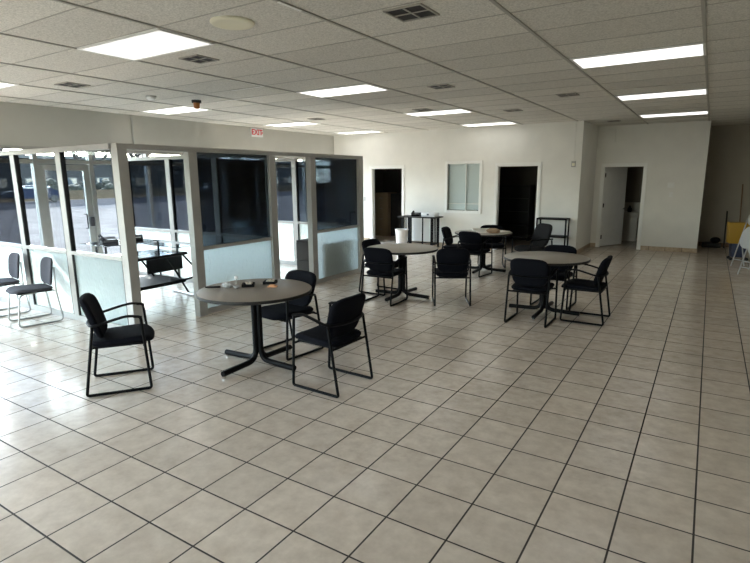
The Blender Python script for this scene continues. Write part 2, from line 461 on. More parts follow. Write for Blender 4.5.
# door leaf in the bay between 1.90 and 2.82
dl = struct('door_1', B((XL - .075, XL - .03, 1.945, 2.04, .02, 2.05), (XL - .075, XL - .03, 2.68, 2.775, .02, 2.05), (XL - .075, XL - .03, 2.04, 2.68, .105, .24), (XL - .075, XL - .03, 2.04, 2.68, 1.95, 2.05)), MT['alu'])
obj('pull_handle', T(fillet([(XL - .03, 2.62, .95), (XL + .04, 2.62, .95), (XL + .04, 2.62, 1.2), (XL - .03, 2.62, 1.2)], .03), .012), MT['black_metal'], dl)
obj('lock_box', B((XL - .03, XL + .02, 2.69, 2.76, .98, 1.14), bev=.004), MT['black_plastic'], dl)

# ------------------------------------------------------------------ glazed office partitions
PT, RB = 2.185, 2.125       # top of the head rail and its underside
def partition(name, label, p0, rz, posts, panels, openings=(), tinted=(), pd=.05, pw=.05, gask=True):
    """local x runs along the partition, y across it. posts = list of x centres; panels / openings = (xa, xb)"""
    t = thing(name, label, 'glass partition', p0, rz)
    for k, x in enumerate(posts):
        pwid, pdep = (pw, pd) if isinstance(x, (int, float)) else x[1:]
        x = x if isinstance(x, (int, float)) else x[0]
        p = obj('post', B((x - pwid, x + pwid, -pdep, pdep, 0, RB), bev=.003), MT['alu'], t, smooth=False)
    xs = [x if isinstance(x, (int, float)) else x[0] for x in posts]
    L0 = min(xs) - .06; L1 = max(xs) + .06
    obj('head_rail', B((L0, L1, -.055, .055, RB, PT), bev=.003), MT['alu'], t, smooth=False)
    for k, (a, b) in enumerate(panels):
        obj('bottom_rail', B((a, b, -.03, .03, 0, .075), bev=.003), MT['alu'], t, smooth=False)
        obj('mid_rail', B((a, b, -.035, .035, .87, .915), bev=.003), MT['alu'], t, smooth=False)
        obj('frosted_panel', B((a, b, -.004, .004, .075, .87)), MT['frost'], t, smooth=False)
        obj('glass_pane', B((a, b, -.003, .003, .915, RB)), MT['tint'] if k in tinted else MT['clear'], t, smooth=False)
        if gask:
            g = .016
            obj('gasket', B((a, a + g, -.028, .028, .915, RB), (b - g, b, -.028, .028, .915, RB), (a, a + g, -.028, .028, .075, .87), (b - g, b, -.028, .028, .075, .87)), MT['gasket'], t, smooth=False)
    return t

PX = -4.64                    # plane of the side partition
# side run along +y (local x = world y after rz = 90 degrees; local y = world -x)
partition('office_partition', 'long aluminium and glass partition behind the nearest round table, with two door openings', (PX, 0, 0), PI / 2,
          [(1.03, .06, .06), (1.98, .065, .05), (3.415, .065, .05), (4.365, .065, .05), (5.775, .075, .05)],
          [(2.045, 3.35), (4.43, 5.70)], tinted=(0, 1), gask=False)
# front run
partition('office_partition', 'aluminium and glass partition behind the two charcoal armless chairs at left', (0, 1.0, 0), 0,
          [(-8.25, .055, .03), (-7.0, .055, .03), (-5.84, .055, .03)],
          [(-8.195, -7.055), (-6.945, -5.895), (-5.785, PX - .06)], tinted=(0,))
bpy.data.objects['head_rail.001'].data.transform(Matrix.Identity(4))
# divider between the two cubicles, and the far end
partition('office_partition', 'smoked glass divider between the two cubicles, behind the glass computer desk', (0, 3.42, 0), 0,
          [(-8.25, .055, .035), (-7.02, .055, .035), (-5.84, .055, .035)],
          [(-8.195, -7.075), (-6.965, -5.895), (-5.785, PX - .055)], tinted=(0, 1, 2))
partition('office_partition', 'smoked glass end partition seen through the farther cubicle door opening', (0, 5.79, 0), 0,
          [(-8.25, .055, .035), (-7.25, .055, .035), (-6.22, .055, .035)],
          [(-8.195, -7.305), (-7.195, -6.275), (-6.165, PX - .055)], tinted=(0, 1, 2))
# head rail of the front run reaches the corner post
for o in bpy.data.objects:
    if o.name.startswith('head_rail') and o.parent and abs(o.parent.rotation_euler[2]) < .1:
        for v in o.data.vertices:
            if v.co.x > -6.0: v.co.x = PX - .06

# ------------------------------------------------------------------ ceiling things
def troffer(name, label, x, y, tubes=False, dim=False):
    t = thing(name, label, 'ceiling light', (x, y, H), 0, 'recessed fluorescent ceiling lights')
    W, D = 1.22, .61
    obj('frame', B((-W / 2 + .015, W / 2 - .015, -D / 2 + .012, -D / 2 + .04, -.014, 0), (-W / 2 + .015, W / 2 - .015, D / 2 - .04, D / 2 - .012, -.014, 0),
                   (-W / 2 + .015, -W / 2 + .04, -D / 2 + .04, D / 2 - .04, -.014, 0), (W / 2 - .04, W / 2 - .015, -D / 2 + .04, D / 2 - .04, -.014, 0)), MT['fixture'], t, smooth=False)
    if not tubes:
        obj('diffuser', B((-W / 2 + .04, W / 2 - .04, -D / 2 + .04, D / 2 - .04, -.010, -.004)), MT['light3' if dim else 'light'], t, smooth=False)
    else:
        obj('reflector', B((-W / 2 + .04, W / 2 - .04, -D / 2 + .04, D / 2 - .04, -.004, -.001)), MT['fixture'], t, smooth=False)
        obj('diffuser', B((-W / 2 + .04, W / 2 - .04, -D / 2 + .04, D / 2 - .04, -.012, -.008)), MT['light2'], t, smooth=False)
    return t
MT['light3'] = emit('aged_light_diffuser', (1, .985, .95), .56)
MT['light2'] = emit('dim_light_diffuser', (1, .98, .95), 1.1)
CX = {'A': -7.10, 'B': -3.50, 'C': .19}
RY = [.665, 3.715, 6.765, 9.45]
names = {
    ('B', 0): 'large ceiling light in the foreground, left of the round ceiling disc',
    ('B', 1): 'second ceiling light of the middle row, with the vent far to its right',
    ('B', 2): 'third ceiling light of the middle row, just right of a small dark vent',
    ('B', 3): 'ceiling light of the middle row nearest the white back wall',
    ('A', 0): 'ceiling light of the left row cut off by the left edge of the photo',
    ('A', 1): 'ceiling light beside the amber ceiling strobe, above the glass cubicles',
    ('A', 2): 'left row ceiling light in front of the red exit sign',
    ('A', 3): 'left row ceiling light in the far corner, above the end of the partition',
    ('C', 1): 'nearest and widest of the three ceiling lights at right',
    ('C', 2): 'middle one of the three ceiling lights at right',
    ('C', 3): 'ceiling light at right just in front of the wall with the open white door',
}
for (c, r), lab in names.items():
    y = RY[r] if not (c == 'C' and r == 3) else 9.815
    troffer('ceiling_light', lab, CX[c], y, tubes=(c == 'C'), dim=(c == 'B' and r == 0))
# the rows go on behind the camera and overhead
troffer('ceiling_light', 'ceiling light overhead, in front of the row at right', CX['C'], RY[0], True)
for c in 'BC':
    troffer('ceiling_light', 'ceiling light behind the viewpoint, in the %s row' % ('middle' if c == 'B' else 'right'), CX[c], -2.385)

def vent(label, x, y, s=.30, cx=False):
    t = thing('air_vent', label, 'air vent', (x, y, H), 0, 'square ceiling air vents')
    e = s / 2
    obj('frame', B((-e, e, -e, -e + .014, -.012, 0), (-e, e, e - .014, e, -.012, 0), (-e, -e + .014, -e + .014, e - .014, -.012, 0), (e - .014, e, -e + .014, e - .014, -.012, 0), (-.006, .006, -e + .014, e - .014, -.010, 0), (-e + .014, e - .014, -.005, .005, -.010, 0)), MT['vent'], t, smooth=False)
    obj('grille', B((-e + .014, e - .014, -e + .014, e - .014, -.004, -.001)), MT['black'], t, smooth=False)
    return t
for lab, x, y, s in [
    ('largest dark square ceiling vent, near the top middle of the photo', -1.03, 1.16, .31),
    ('dark ceiling vent right of the big foreground ceiling light', -3.53, 1.29, .28),
    ('dark ceiling vent at far left, in front of the cubicles', -6.02, 1.36, .30),
    ('dark ceiling vent right of the second light of the middle row', -2.22, 4.19, .28),
    ('small dark ceiling vent just left of the third middle-row light', -3.55, 6.23, .28),
    ('dark ceiling vent left of the middle ceiling light at right', -.98, 5.94, .28),
    ('dark ceiling vent nearer the back wall, right of a middle-row light', -2.24, 7.31, .28),
    ('small ceiling vent above the open white door', -1.0, 10.5, .26),
    ('small ceiling vent above the exit sign wall, over the cubicles', -6.0, 6.26, .26)]:
    vent(lab, x, y, s)

tag(obj('ceiling_disc', Lb([(0, -.016), (.12, -.018), (.145, -.022), (.160, -.018), (.168, -.010), (.168, 0)], n=40), MT['cream'], loc=(-2.30, .60, H)), 'round cream cover disc on the ceiling', 'ceiling cover')
sd = thing('smoke_detector', 'white dome smoke detector with dark side on the ceiling', 'smoke detector', (-6.05, 2.50, H))
obj('base', Lb([(0, 0), (.075, 0), (.075, -.018), (.0, -.018)], n=28), MT['grey'], sd)
obj('dome', Lb([(.06, -.018), (.062, -.035), (.045, -.055), (0, -.06)], n=28), MT['white'], sd)
hs = thing('alarm_strobe', 'amber alarm strobe with dark base hanging from the ceiling', 'alarm', (-5.87, 3.16, H))
obj('base', Lb([(0, 0), (.072, 0), (.072, -.04), (.0, -.04)], n=28), MT['dark'], hs)
obj('lens', Lb([(.05, -.04), (.045, -.10), (.03, -.125), (0, -.13)], n=24), MT['orange'], hs)

# ------------------------------------------------------------------ things on the walls
ex = thing('exit_sign', 'white exit sign with red letters high on the left wall', 'sign', (XL, 6.90, 2.865))
obj('sign_box', B((0, .05, -.19, .19, -.10, .10), bev=.006), MT['white'], ex, smooth=False)
obj('mount', B((0, .03, -.05, .05, .10, .115)), MT['grey'], ex, smooth=False)
cu = bpy.data.curves.new('letters', 'FONT'); cu.body = 'EXIT'; cu.size = .175; cu.align_x = 'CENTER'; cu.align_y = 'CENTER'; cu.extrude = .002; cu.offset = .004
lo = bpy.data.objects.new('letters', cu); COL.objects.link(lo)
dg = bpy.context.evaluated_depsgraph_get(); me = bpy.data.meshes.new_from_object(lo.evaluated_get(dg))
bpy.data.objects.remove(lo)
lo = bpy.data.objects.new('letters', me); COL.objects.link(lo); me.materials.clear(); me.materials.append(MT['red']); lo.parent = ex
lo.matrix_local = Matrix.Translation((.053, -.01, 0)) @ Matrix(((0, 0, 1, 0), (1, 0, 0, 0), (0, 1, 0, 0), (0, 0, 0, 1)))
bm = bmesh.new(); vs = [bm.verts.new(p) for p in ((.052, .145, .035), (.052, .182, 0), (.052, .145, -.035))]; bm.faces.new(vs)
r = bmesh.ops.extrude_face_region(bm, geom=bm.faces[:]); bmesh.ops.translate(bm, vec=(.003, 0, 0), verts=[v for v in r['geom'] if isinstance(v, bmesh.types.BMVert)])
obj('arrow', bm, MT['red'], ex, smooth=False)

tag(obj('conduit', T([(XL + .018, 3.67, HD), (XL + .018, 3.67, H)], .018), MT['grey']), 'thin grey conduit running up the left wall above the cubicles', 'conduit')
th = thing('thermostat', 'small beige thermostat with a wire cover near the wall corner', 'thermostat', (-1.69, YB1, 2.05))
obj('case', B((-.045, .045, -.03, 0, -.065, .065), bev=.006), MT['grey'], th)
obj('cover', B((-.03, .03, -.036, -.03, -.04, .02), bev=.004), MT['cream'], th)
tag(obj('wire_cover', B((-1.70, -1.68, YB1 - .012, YB1, 2.12, H), bev=.002), MT['wall']), 'narrow wire cover running up the wall above the thermostat', 'conduit')
for k, (x, z, lab) in enumerate([(.16, 1.56, 'upper pale switch plate right of the open white door'), (.18, 1.34, 'lower pale switch plate right of the open white door')]):
    s = thing('light_switch', lab, 'light switch', (x, YB2, z))
    obj('plate', B((-.04 - .03 * (k == 0), .04 + .03 * (k == 0), -.007, 0, -.06, .06), bev=.003), MT['trim'], s)
    obj('toggle', B((-.006, .006, -.02, -.007, -.012, .012)), MT['trim'], s)
s = thing('light_switch', 'dark small switch on the wall just right of the end of the glass partition', 'light switch', (-7.30, YB1, 1.20))
obj('plate', B((-.035, .035, -.007, 0, -.06, .06), bev=.003), MT['grey'], s); obj('toggle', B((-.006, .006, -.02, -.007, -.012, .012)), MT['grey'], s)
tag(obj('access_panel', B((-1.50, -1.12, YB2 - .02, YB2, 2.58, 2.90), bev=.006), MT['wall']), 'white access panel high on the wall above the open white door', 'panel')

# ------------------------------------------------------------------ chairs
def cushion(bm, rx, ry, th, p=4.0, nr=6, ns=40, shape=None):
    """rounded slab: superellipse outline rx x ry, thickness th, pillowed rim. shape(v) bends it"""
    top, bot = [], []
    prof = [(0., .5), (.55, .5), (.85, .47), (.95, .38), (1.0, .12), (1.0, -.12), (.96, -.36), (.85, -.47), (.5, -.5), (0., -.5)]
    rings = []
    for s, h in prof:
        if s == 0: rings.append([bm.verts.new((0, 0, h * th))]); continue
        ring = []
        for k in range(ns):
            a = 2 * PI * k / ns; c, d = math.cos(a), math.sin(a)
            q = (abs(c) ** p + abs(d) ** p) ** (-1 / p)
            ring.append(bm.verts.new((rx * s * q * c, ry * s * q * d, h * th)))
        rings.append(ring)
    for A, Bq in zip(rings, rings[1:]):
        for k in range(ns):
            vs = []
            for v in (A[k % len(A)], A[(k + 1) % len(A)], Bq[(k + 1) % len(Bq)], Bq[k % len(Bq)]):
                if v not in vs: vs.append(v)
            if len(vs) > 2: bm.faces.new(vs)
    vs = [v for r in rings for v in r]
    # extra resolution for bending
    if shape:
        for v in vs: v.co = Vector(shape(v.co))
    return vs

def seat_bm(cx=.045, cz=.447, rx=.255, ry=.232, th=.064):
    bm = bmesh.new()
    def sh(c):
        x, y, z = c
        z += cz - .035 * max(0, (x - .12) / .13) ** 2 + .012 * max(0, (-x - .1) / .14) ** 2 - .012 * (1 - (y / ry) ** 2) * (z > 0)
        z += .012 * x / .24
        return (x + cx, y, z)
    cushion(bm, rx, ry, th, 4.2, shape=sh); return bm

def back_bm(w=.226, h=.178, zc=.645, xc=-.175, th=.066, tilt=.32, curve=.55, taper=.08):
    bm = bmesh.new()
    def sh(c):
        a, b, t = c                  # a: up, b: sideways, t: thickness
        y = b * (1 + taper * a / h)
        x = xc + t - tilt * a + curve * y * y - .0
        return (x, y, zc + a)
    cushion(bm, h, w, th, 4.2, shape=sh); return bm

ARM = 'black stacking armchairs at the round tables'
def make_armchair(label):
    t = thing('armchair', label, 'chair', group=ARM)
    obj('seat', seat_bm(), MT['fabric'], t)
    obj('backrest', back_bm(), MT['fabric'], t)
    obj('seat_shell', B((-.20, .24, -.19, .19, .395, .413), bev=.006), MT['black_plastic'], t)
    for s in (-1, 1):
        y = .247 * s
        path = fillet([(-.155, y, .60), (-.25, y, .013), (.25, y, .013), (.215, y, .655), (.16, y, .66)], .024, 5)
        obj('sled_leg', T(path, .0125, n=10), MT['black_metal'], t)
    for x, z in ((.222, .40), (-.186, .40)):
        obj('crossbar', T([(x, -.247, z), (x, .247, z)], .010), MT['black_metal'], t)
    # one-piece arm band: from the front of each arm back and round behind the backrest
    half = [(.225, .247, .648), (.12, .249, .668), (.0, .251, .645), (-.10, .250, .618), (-.155, .232, .606), (-.185, .16, .600), (-.204, .08, .597)]
    path = [(-x if 0 else x, y, z) for x, y, z in half] + [(-.208, 0, .596)] + [(x, -y, z) for x, y, z in half[::-1]]
    pts = []
    P = [Vector(p) for p in path]
    for i in range(len(P) - 1):
        p0 = P[max(i - 1, 0)]; p1 = P[i]; p2 = P[i + 1]; p3 = P[min(i + 2, len(P) - 1)]
        for k in range(3):
            s = k / 3
            pts.append(.5 * ((2 * p1) + (-p0 + p2) * s + (2 * p0 - 5 * p1 + 4 * p2 - p3) * s * s + (-p0 + 3 * p1 - 3 * p2 + p3) * s ** 3))
    pts.append(P[-1])
    obj('arm_band', T(pts, .019, n=10, ry=.011, up=(0, 0, 1)), MT['black_plastic'], t)
    return t

def R(d): return math.radians(d)
chairs = [
    ('leftmost black armchair, left of the nearest round table, seen from its side', -3.343, .024, 53.6),
    ('black armchair right of the nearest round table, its back to the right', -1.72, 1.009, 178.2),
    ('black armchair behind the nearest round table, by the frosted partition panel', -2.66, 1.50, -98),
    ('black armchair seen from behind, at the front left of the second round table', -2.95, 3.90, 91),
    ('black armchair seen from behind, at the right of the second round table', -2.08, 4.33, 120),
    ('black armchair beyond the second round table, mostly hidden, nearest the partition end', -3.36, 4.47, -4),
    ('black armchair seen from behind, in front of the paper-strewn far table', -2.64, 6.60, 83),
    ('black armchair at the left side of the paper-strewn far table', -3.20, 7.0, 8),
    ('black armchair behind the paper-strewn far table, by the dark doorway', -2.66, 7.60, -65),
    ('black armchair seen from behind, at the near left of the rightmost round table', -.81, 3.93, 90),
    ('black armchair right of the rightmost round table, facing left', -.235, 4.37, 180),
    ('black armchair behind the rightmost round table, only its back top showing', -.78, 4.96, -92),
]
first = None
for lab, x, y, a in chairs:
    if first is None:
        first = make_armchair(lab); first.location = (x, y, 0); first.rotation_euler = (0, 0, R(a))
    else:
        dup(first, (x, y, 0), R(a), lab, ARM)

def make_side_chair(label):
    t = thing('side_chair', label, 'chair', group='charcoal armless chairs by the glass partition')
    obj('seat', seat_bm(.03, .445, .235, .225, .045), MT['grey_fabric'], t)
    obj('backrest', back_bm(.20, .175, .635, -.215, .035, .14, .9, .05), MT['grey_fabric'], t)
    obj('seat_shell', B((-.18, .20, -.17, .17, .402, .42), bev=.006), MT['black_plastic'], t)
    for s in (-1, 1):
        y = .225 * s
        path = fillet([(-.225, .17 * s, .70), (-.20, y, .43), (-.25, y, .012), (.25, y, .012), (.20, y, .41), (.0, y * .8, .41)], .06, 7)
        obj('sled_leg', T(path, .0105, n=10), MT['grey_metal'], t)
    obj('crossbar', T([(-.2, -.225, .40), (-.2, .225, .40)], .009), MT['grey_metal'], t)
    return t
c = make_side_chair('charcoal armless chair with grey sled legs, whole in view at left')
c.location = (-6.25, .67, 0); c.rotation_euler = (0, 0, R(-99.7))
dup(c, (-7.10, .66, 0), R(-98), 'charcoal armless chair cut off by the left edge of the photo')

# grey woven guest chair beyond the rightmost table
t = thing('guest_chair', 'dark grey woven guest chair with arms, in front of the low metal shelf', 'chair', (-1.80, 7.45, 0), R(232))
obj('seat', seat_bm(.03, .45, .27, .26, .08), MT['weave'], t)
obj('backrest', back_bm(.235, .215, .69, -.21, .07, .30, .35, .02), MT['weave'], t)
for s in (-1, 1):
    obj('sled_leg', T(fillet([(-.20, .29 * s, .62), (-.27, .29 * s, .013), (.27, .29 * s, .013), (.25, .29 * s, .64), (-.22, .29 * s, .64)], .05, 6), .014, n=10), MT['black_metal'], t)
obj('crossbar', T([(.26, -.29, .36), (.26, .29, .36)], .012), MT['black_metal'], t)
obj('crossbar', T([(-.23, -.29, .36), (-.23, .29, .36)], .012), MT['black_metal'], t)

# ------------------------------------------------------------------ round tables
TG = 'round pedestal tables'
def make_table(label, m_top):
    t = thing('round_table', label, 'table', group=TG)
    R0 = .54; z1 = .755
    obj('tabletop', Lb([(0, z1), (R0 - .012, z1), (R0 - .004, z1 - .004), (R0 - .004, z1 - .03), (0, z1 - .03)], n=72), m_top, t)
    obj('edge_band', Lb([(R0 - .006, z1 - .003), (R0, z1 - .006), (R0 + .002, z1 - .016), (R0, z1 - .03), (R0 - .01, z1 - .034), (R0 - .006, z1 - .003)], n=72), MT['edge'], t)
    obj('top_plate', B((-.16, .16, -.16, .16, z1 - .042, z1 - .03), bev=.003), MT['black_metal'], t, smooth=False)
    for k in range(4):
        a = k * PI / 2; c, s = math.cos(a), math.sin(a)
        p = fillet([(.034 * c, .034 * s, z1 - .04), (.034 * c, .034 * s, .055), (.46 * c, .46 * s, .042)], .11, 8)
        lg = obj('leg', T(p, .027, n=12), MT['black_metal'], t)
        obj('glide', Lb([(0, 0), (.016, 0), (.02, .012), (.02, .022), (0, .022)], n=14, center=(.445 * c, .445 * s, 0)), MT['chrome'], lg)
    return t
tb = make_table('nearest round table, grey top with small clutter and black bent-tube base', MT['laminate'])
tb.location = (-2.64, 1.02, 0)
t2 = dup(tb, (-2.88, 4.30, 0), 0, 'bare second round table, in front of the white bin and slatted side table')
t3 = dup(tb, (-2.63, 7.02, 0), 0, 'far round table with papers and a paper bag on it, below the window')
t4 = dup(tb, (-.78, 4.42, 0), 0, 'rightmost round table, bare pale top, in front of the grey guest chair')
for o in (t2, t3, t4):
    for ch in kids(o):
        if ch.name.startswith('tabletop'):
            ch.data = ch.data.copy(); ch.data.materials[0] = MT['pale_laminate']

ZT = .755
# clutter on the nearest table
tag(obj('marker_pen', T([(-3.085, .80, ZT + .009), (-3.04, .838, ZT + .009), (-2.985, .885, ZT + .009), (-2.975, .893, ZT + .009)], [.007, .009, .009, .005]), MT['black_plastic']), 'black pen lying at the left of the nearest round table', 'pen')
def dish(label, x, y, rz):
    d = thing('square_dish', label, 'dish', (x, y, ZT), rz, 'black square dishes on the nearest table')
    bm = bmesh.new(); e = .06
    box(bm, -e, e, -e, e, 0, .008); box(bm, -e, e, -e, -e + .01, .008, .028); box(bm, -e, e, e - .01, e, .008, .028)
    box(bm, -e, -e + .01, -e + .01, e - .01, .008, .028); box(bm, e - .01, e, -e + .01, e - .01, .008, .028)
    obj('tray', bm, MT['black_plastic'], d, smooth=False)
    bm = bmesh.new(); rnd = random.Random(3 + int(abs(x) * 100))
    for k in range(16):
        a, b = rnd.uniform(-.033, .033), rnd.uniform(-.033, .033); r = rnd.uniform(.008, .015)
        v = bmesh.ops.create_icosphere(bm, subdivisions=1, radius=r)['verts']; bmesh.ops.translate(bm, vec=(a, b, .02 + rnd.uniform(0, .016)), verts=v)
    cc = obj('contents', bm, MT['pale'], d); cc['label'] = 'pale crumpled contents of the dish'; cc['kind'] = 'stuff'
    return d
dish('black square dish with pale contents, in the middle of the nearest table', -2.79, 1.08, .7)
dish('black square dish with pale contents, toward the far side of the nearest table', -2.70, 1.29, .5)
bm = bmesh.new(); rnd = random.Random(4)
v = bmesh.ops.create_icosphere(bm, subdivisions=3, radius=.05)['verts']
for q in v:
    n = q.co.normalized(); f = .75 + .45 * rnd.random(); q.co = Vector((n.x * .055 * f, n.y * .04 * f, max(0, .02 + n.z * .026 * f)))
tag(obj('plastic_wrap', bm, MT['wrap'], smooth=False, loc=(-2.93, .94, ZT)), 'crumpled clear plastic wrap beside the pen', 'plastic wrap')
v = None
bm = bmesh.new(); rnd = random.Random(9)
v = bmesh.ops.create_icosphere(bm, subdivisions=2, radius=.03)['verts']
for q in v:
    n = q.co.normalized(); f = .7 + .5 * rnd.random(); q.co = Vector((n.x * .035 * f, n.y * .028 * f, max(0, .016 + n.z * .018 * f)))
tag(obj('plastic_wrap', bm, MT['wrap'], smooth=False, loc=(-2.82, .95, ZT)), 'smaller scrap of clear plastic, nearer the dishes', 'plastic wrap')
sc_ = thing('small_stopper', 'tiny white capped stem standing near the middle of the nearest table', 'stopper', (-3.0, 1.12, ZT))
obj('stem', Lb([(0, 0), (.012, 0), (.006, .008), (.005, .05), (0, .05)], n=14), MT['grey'], sc_)
obj('cap', Lb([(0, .045), (.016, .048), (.018, .06), (.014, .072), (0, .074)], n=16), MT['white'], sc_)
tag(obj('peach_packet', B((-.045, .045, -.025, .025, 0, .014), (-.03, .02, -.018, .02, .014, .024), bev=.004), MT['peach']), 'small peach-coloured packet at the right of the nearest table', 'packet').matrix_world = Matrix.Translation((-2.555, 1.17, ZT)) @ Matrix.Rotation(.5, 4, 'Z')

# things on the far table
tag(obj('paper_tray', B((-.19, .19, -.13, .13, 0, .012), (-.19, .19, -.13, -.122, .012, .03), (-.19, .19, .122, .13, .012, .03), (-.19, -.182, -.122, .122, .012, .03), (.182, .19, -.122, .122, .012, .03), bev=.002), MT['paper']), 'low white tray on the far round table', 'tray').matrix_world = Matrix.Translation((-2.76, 7.30, ZT)) @ Matrix.Rotation(.5, 4, 'Z')
bm = bmesh.new(); rnd = random.Random(5)
v = bmesh.ops.create_icosphere(bm, subdivisions=3, radius=1)['verts']
for q in v:
    f = .85 + .25 * rnd.random(); q.co = Vector((q.co.x * .13 * f, q.co.y * .09 * f, max(0, .04 + q.co.z * .05 * f)))
tag(obj('paper_bag', bm, MT['bag'], smooth=False, loc=(-2.40, 6.93, ZT)), 'crumpled brown paper bag on the far round table', 'paper bag')
for k, (x, y, a, lab) in enumerate([(-2.66, 6.98, .3, 'white paper sheets left of the paper bag'), (-2.36, 7.26, -.4, 'white paper sheets behind the paper bag')]):
    tag(obj('paper_sheets', B((-.10, .10, -.14, .14, 0, .006)), MT['paper'], smooth=False), lab + ' on the far round table', 'papers').matrix_world = Matrix.Translation((x, y, ZT)) @ Matrix.Rotation(a, 4, 'Z')

# ------------------------------------------------------------------ along the back wall
bn = thing('waste_bin', 'white plastic waste bin beside the slatted side table', 'bin', (-5.65, 9.20, 0))
obj('bucket', Lb([(0, 0), (.115, 0), (.125, .01), (.160, .46), (.153, .46), (.118, .02), (0, .02)], n=32), MT['white'], bn)
obj('rim', Lb([(.153, .46), (.172, .46), (.174, .485), (.167, .49), (.153, .485), (.153, .46)], n=32), MT['white'], bn)

st = thing('slatted_table', 'dark slatted side table against the back wall holding a telephone', 'side table', (-5.33, 9.66, 0))
obj('tabletop', B((-.58, .52, -.24, .24, .765, .795), bev=.004), MT['edge'], st, smooth=False)
for x in (-.45, .40):
    for y in (-.20, .20):
        obj('leg', B((x - .02, x + .02, y - .02, y + .02, 0, .765)), MT['black_metal'], st, smooth=False)
obj('lower_rail', B((-.45, .40, -.21, -.19, .07, .10), (-.45, .40, .19, .21, .07, .10), (-.46, -.44, -.2, .2, .07, .10), (.39, .41, -.2, .2, .07, .10)), MT['black_metal'], st, smooth=False)
for x in (-.45, .40):
    for y in (-.12, -.04, .04, .12):
        obj('spindle', B((x - .009, x + .009, y - .012, y + .012, .10, .765)), MT['black_metal'], st, smooth=False)
obj('spindle', B((-.20, -.17, -.205, -.185, .10, .765)), MT['black_metal'], st, smooth=False)
obj('spindle', B((.13, .16, -.205, -.185, .10, .765)), MT['black_metal'], st, smooth=False)
ph = thing('telephone', 'black desk telephone on the slatted side table', 'telephone', (-5.48, 9.66, .795), .2)
bm = B((-.11, .11, -.10, .10, 0, .03), bev=.008)
for v in bm.verts:
    if v.co.z > .015: v.co.z += .06 * (v.co.y + .10) / .2
obj('base', bm, MT['black_plastic'], ph)
obj('handset', T(fillet([(-.09, -.09, .05), (-.09, -.07, .085), (-.09, .07, .125), (-.09, .09, .10)], .03), [.022] * 2 + [.016] * (2 * 6 + 2 - 4) + [.022] * 2, n=10), MT['black_plastic'], ph)
obj('keypad', B((-.02, .08, -.06, .02, .055, .062)), MT['grey'], ph)
bx = thing('printer_box', 'white box with a small blue mark on the slatted side table', 'box', (-5.08, 9.68, .795))
obj('body', B((-.19, .19, -.14, .14, 0, .10), bev=.012), MT['white'], bx)
obj('mark', B((-.03, .03, -.142, -.139, .04, .075)), MT['blue'], bx, smooth=False)

sh = thing('metal_shelf', 'low black metal shelf against the back wall near the corner', 'shelf', (-2.02, 9.80, 0))
for x in (-.32, .32):
    for y in (-.15, .15):
        obj('post', B((x - .015, x + .015, y - .015, y + .015, 0, .85)), MT['black_metal'], sh, smooth=False)
for z in (.84, .44, .10):
    obj('shelf_board', B((-.335, .335, -.165, .165, z - .02, z + .012), bev=.003), MT['black_metal'], sh, smooth=False)

# inside the dark rooms
fc = thing('file_cabinet', 'tan file cabinet inside the leftmost dark doorway', 'cabinet', (-7.62, 11.7, 0))
obj('body', B((-.23, .23, -.3, .3, 0, 1.33), bev=.004), MT['tan'], fc, smooth=False)
for k in range(4):
    d = obj('drawer', B((-.21, .21, -.315, -.3, .04 + .32 * k, .33 + .32 * k), bev=.003), MT['tan'], fc, smooth=False)
    obj('handle', B((-.05, .05, -.335, -.315, .20 + .32 * k, .215 + .32 * k)), MT['grey_metal'], d, smooth=False)
bc = thing('dark_cupboard', 'tall black cupboard right of the tan file cabinet, inside the doorway', 'cupboard', (-7.13, 11.8, 0))
obj('body', B((-.24, .24, -.25, .25, 0, 1.30), bev=.004), MT['dark'], bc, smooth=False)
obj('door', B((-.22, -.005, -.265, -.25, .03, 1.27)), MT['dark'], bc, smooth=False); obj('door', B((.005, .22, -.265, -.25, .03, 1.27)), MT['dark'], bc, smooth=False)
bc = thing('dark_bookcase', 'black bookcase inside the second dark doorway, right of the window', 'bookcase', (-3.75, 12.3, 0))
obj('side_panel', B((-.5, -.47, -.18, .18, 0, 1.55)), MT['dark'], bc, smooth=False); obj('side_panel', B((.47, .5, -.18, .18, 0, 1.55)), MT['dark'], bc, smooth=False)
obj('back_panel', B((-.47, .47, .16, .18, 0, 1.55)), MT['dark'], bc, smooth=False)
for z in (.05, .42, .8, 1.17, 1.53):
    obj('shelf_board', B((-.47, .47, -.18, .16, z - .012, z + .012)), MT['dark'], bc, smooth=False)
vb = thing('washbasin', 'beige basin on a pale cabinet glimpsed past the open white door', 'basin', (-.86, 13.7, 0))
obj('cabinet', B((-.2, .2, -.2, .25, 0, .66), bev=.006), MT['basin'], vb, smooth=False)
obj('basin', B((-.23, .23, -.25, .25, .66, .80), bev=.02), MT['basin'], vb)
obj('splashback', B((-.2, .2, .2, .25, .80, 1.05), bev=.006), MT['basin'], vb, smooth=False)
tag(obj('soap_dispenser', Lb([(0, .002), (.05, 0), (.055, .10), (.02, .13), (.02, .17), (0, .17)], n=16), MT['dark'], loc=(-.88, 13.55, .803)), 'dark soap dispenser standing on the beige basin', 'dispenser')

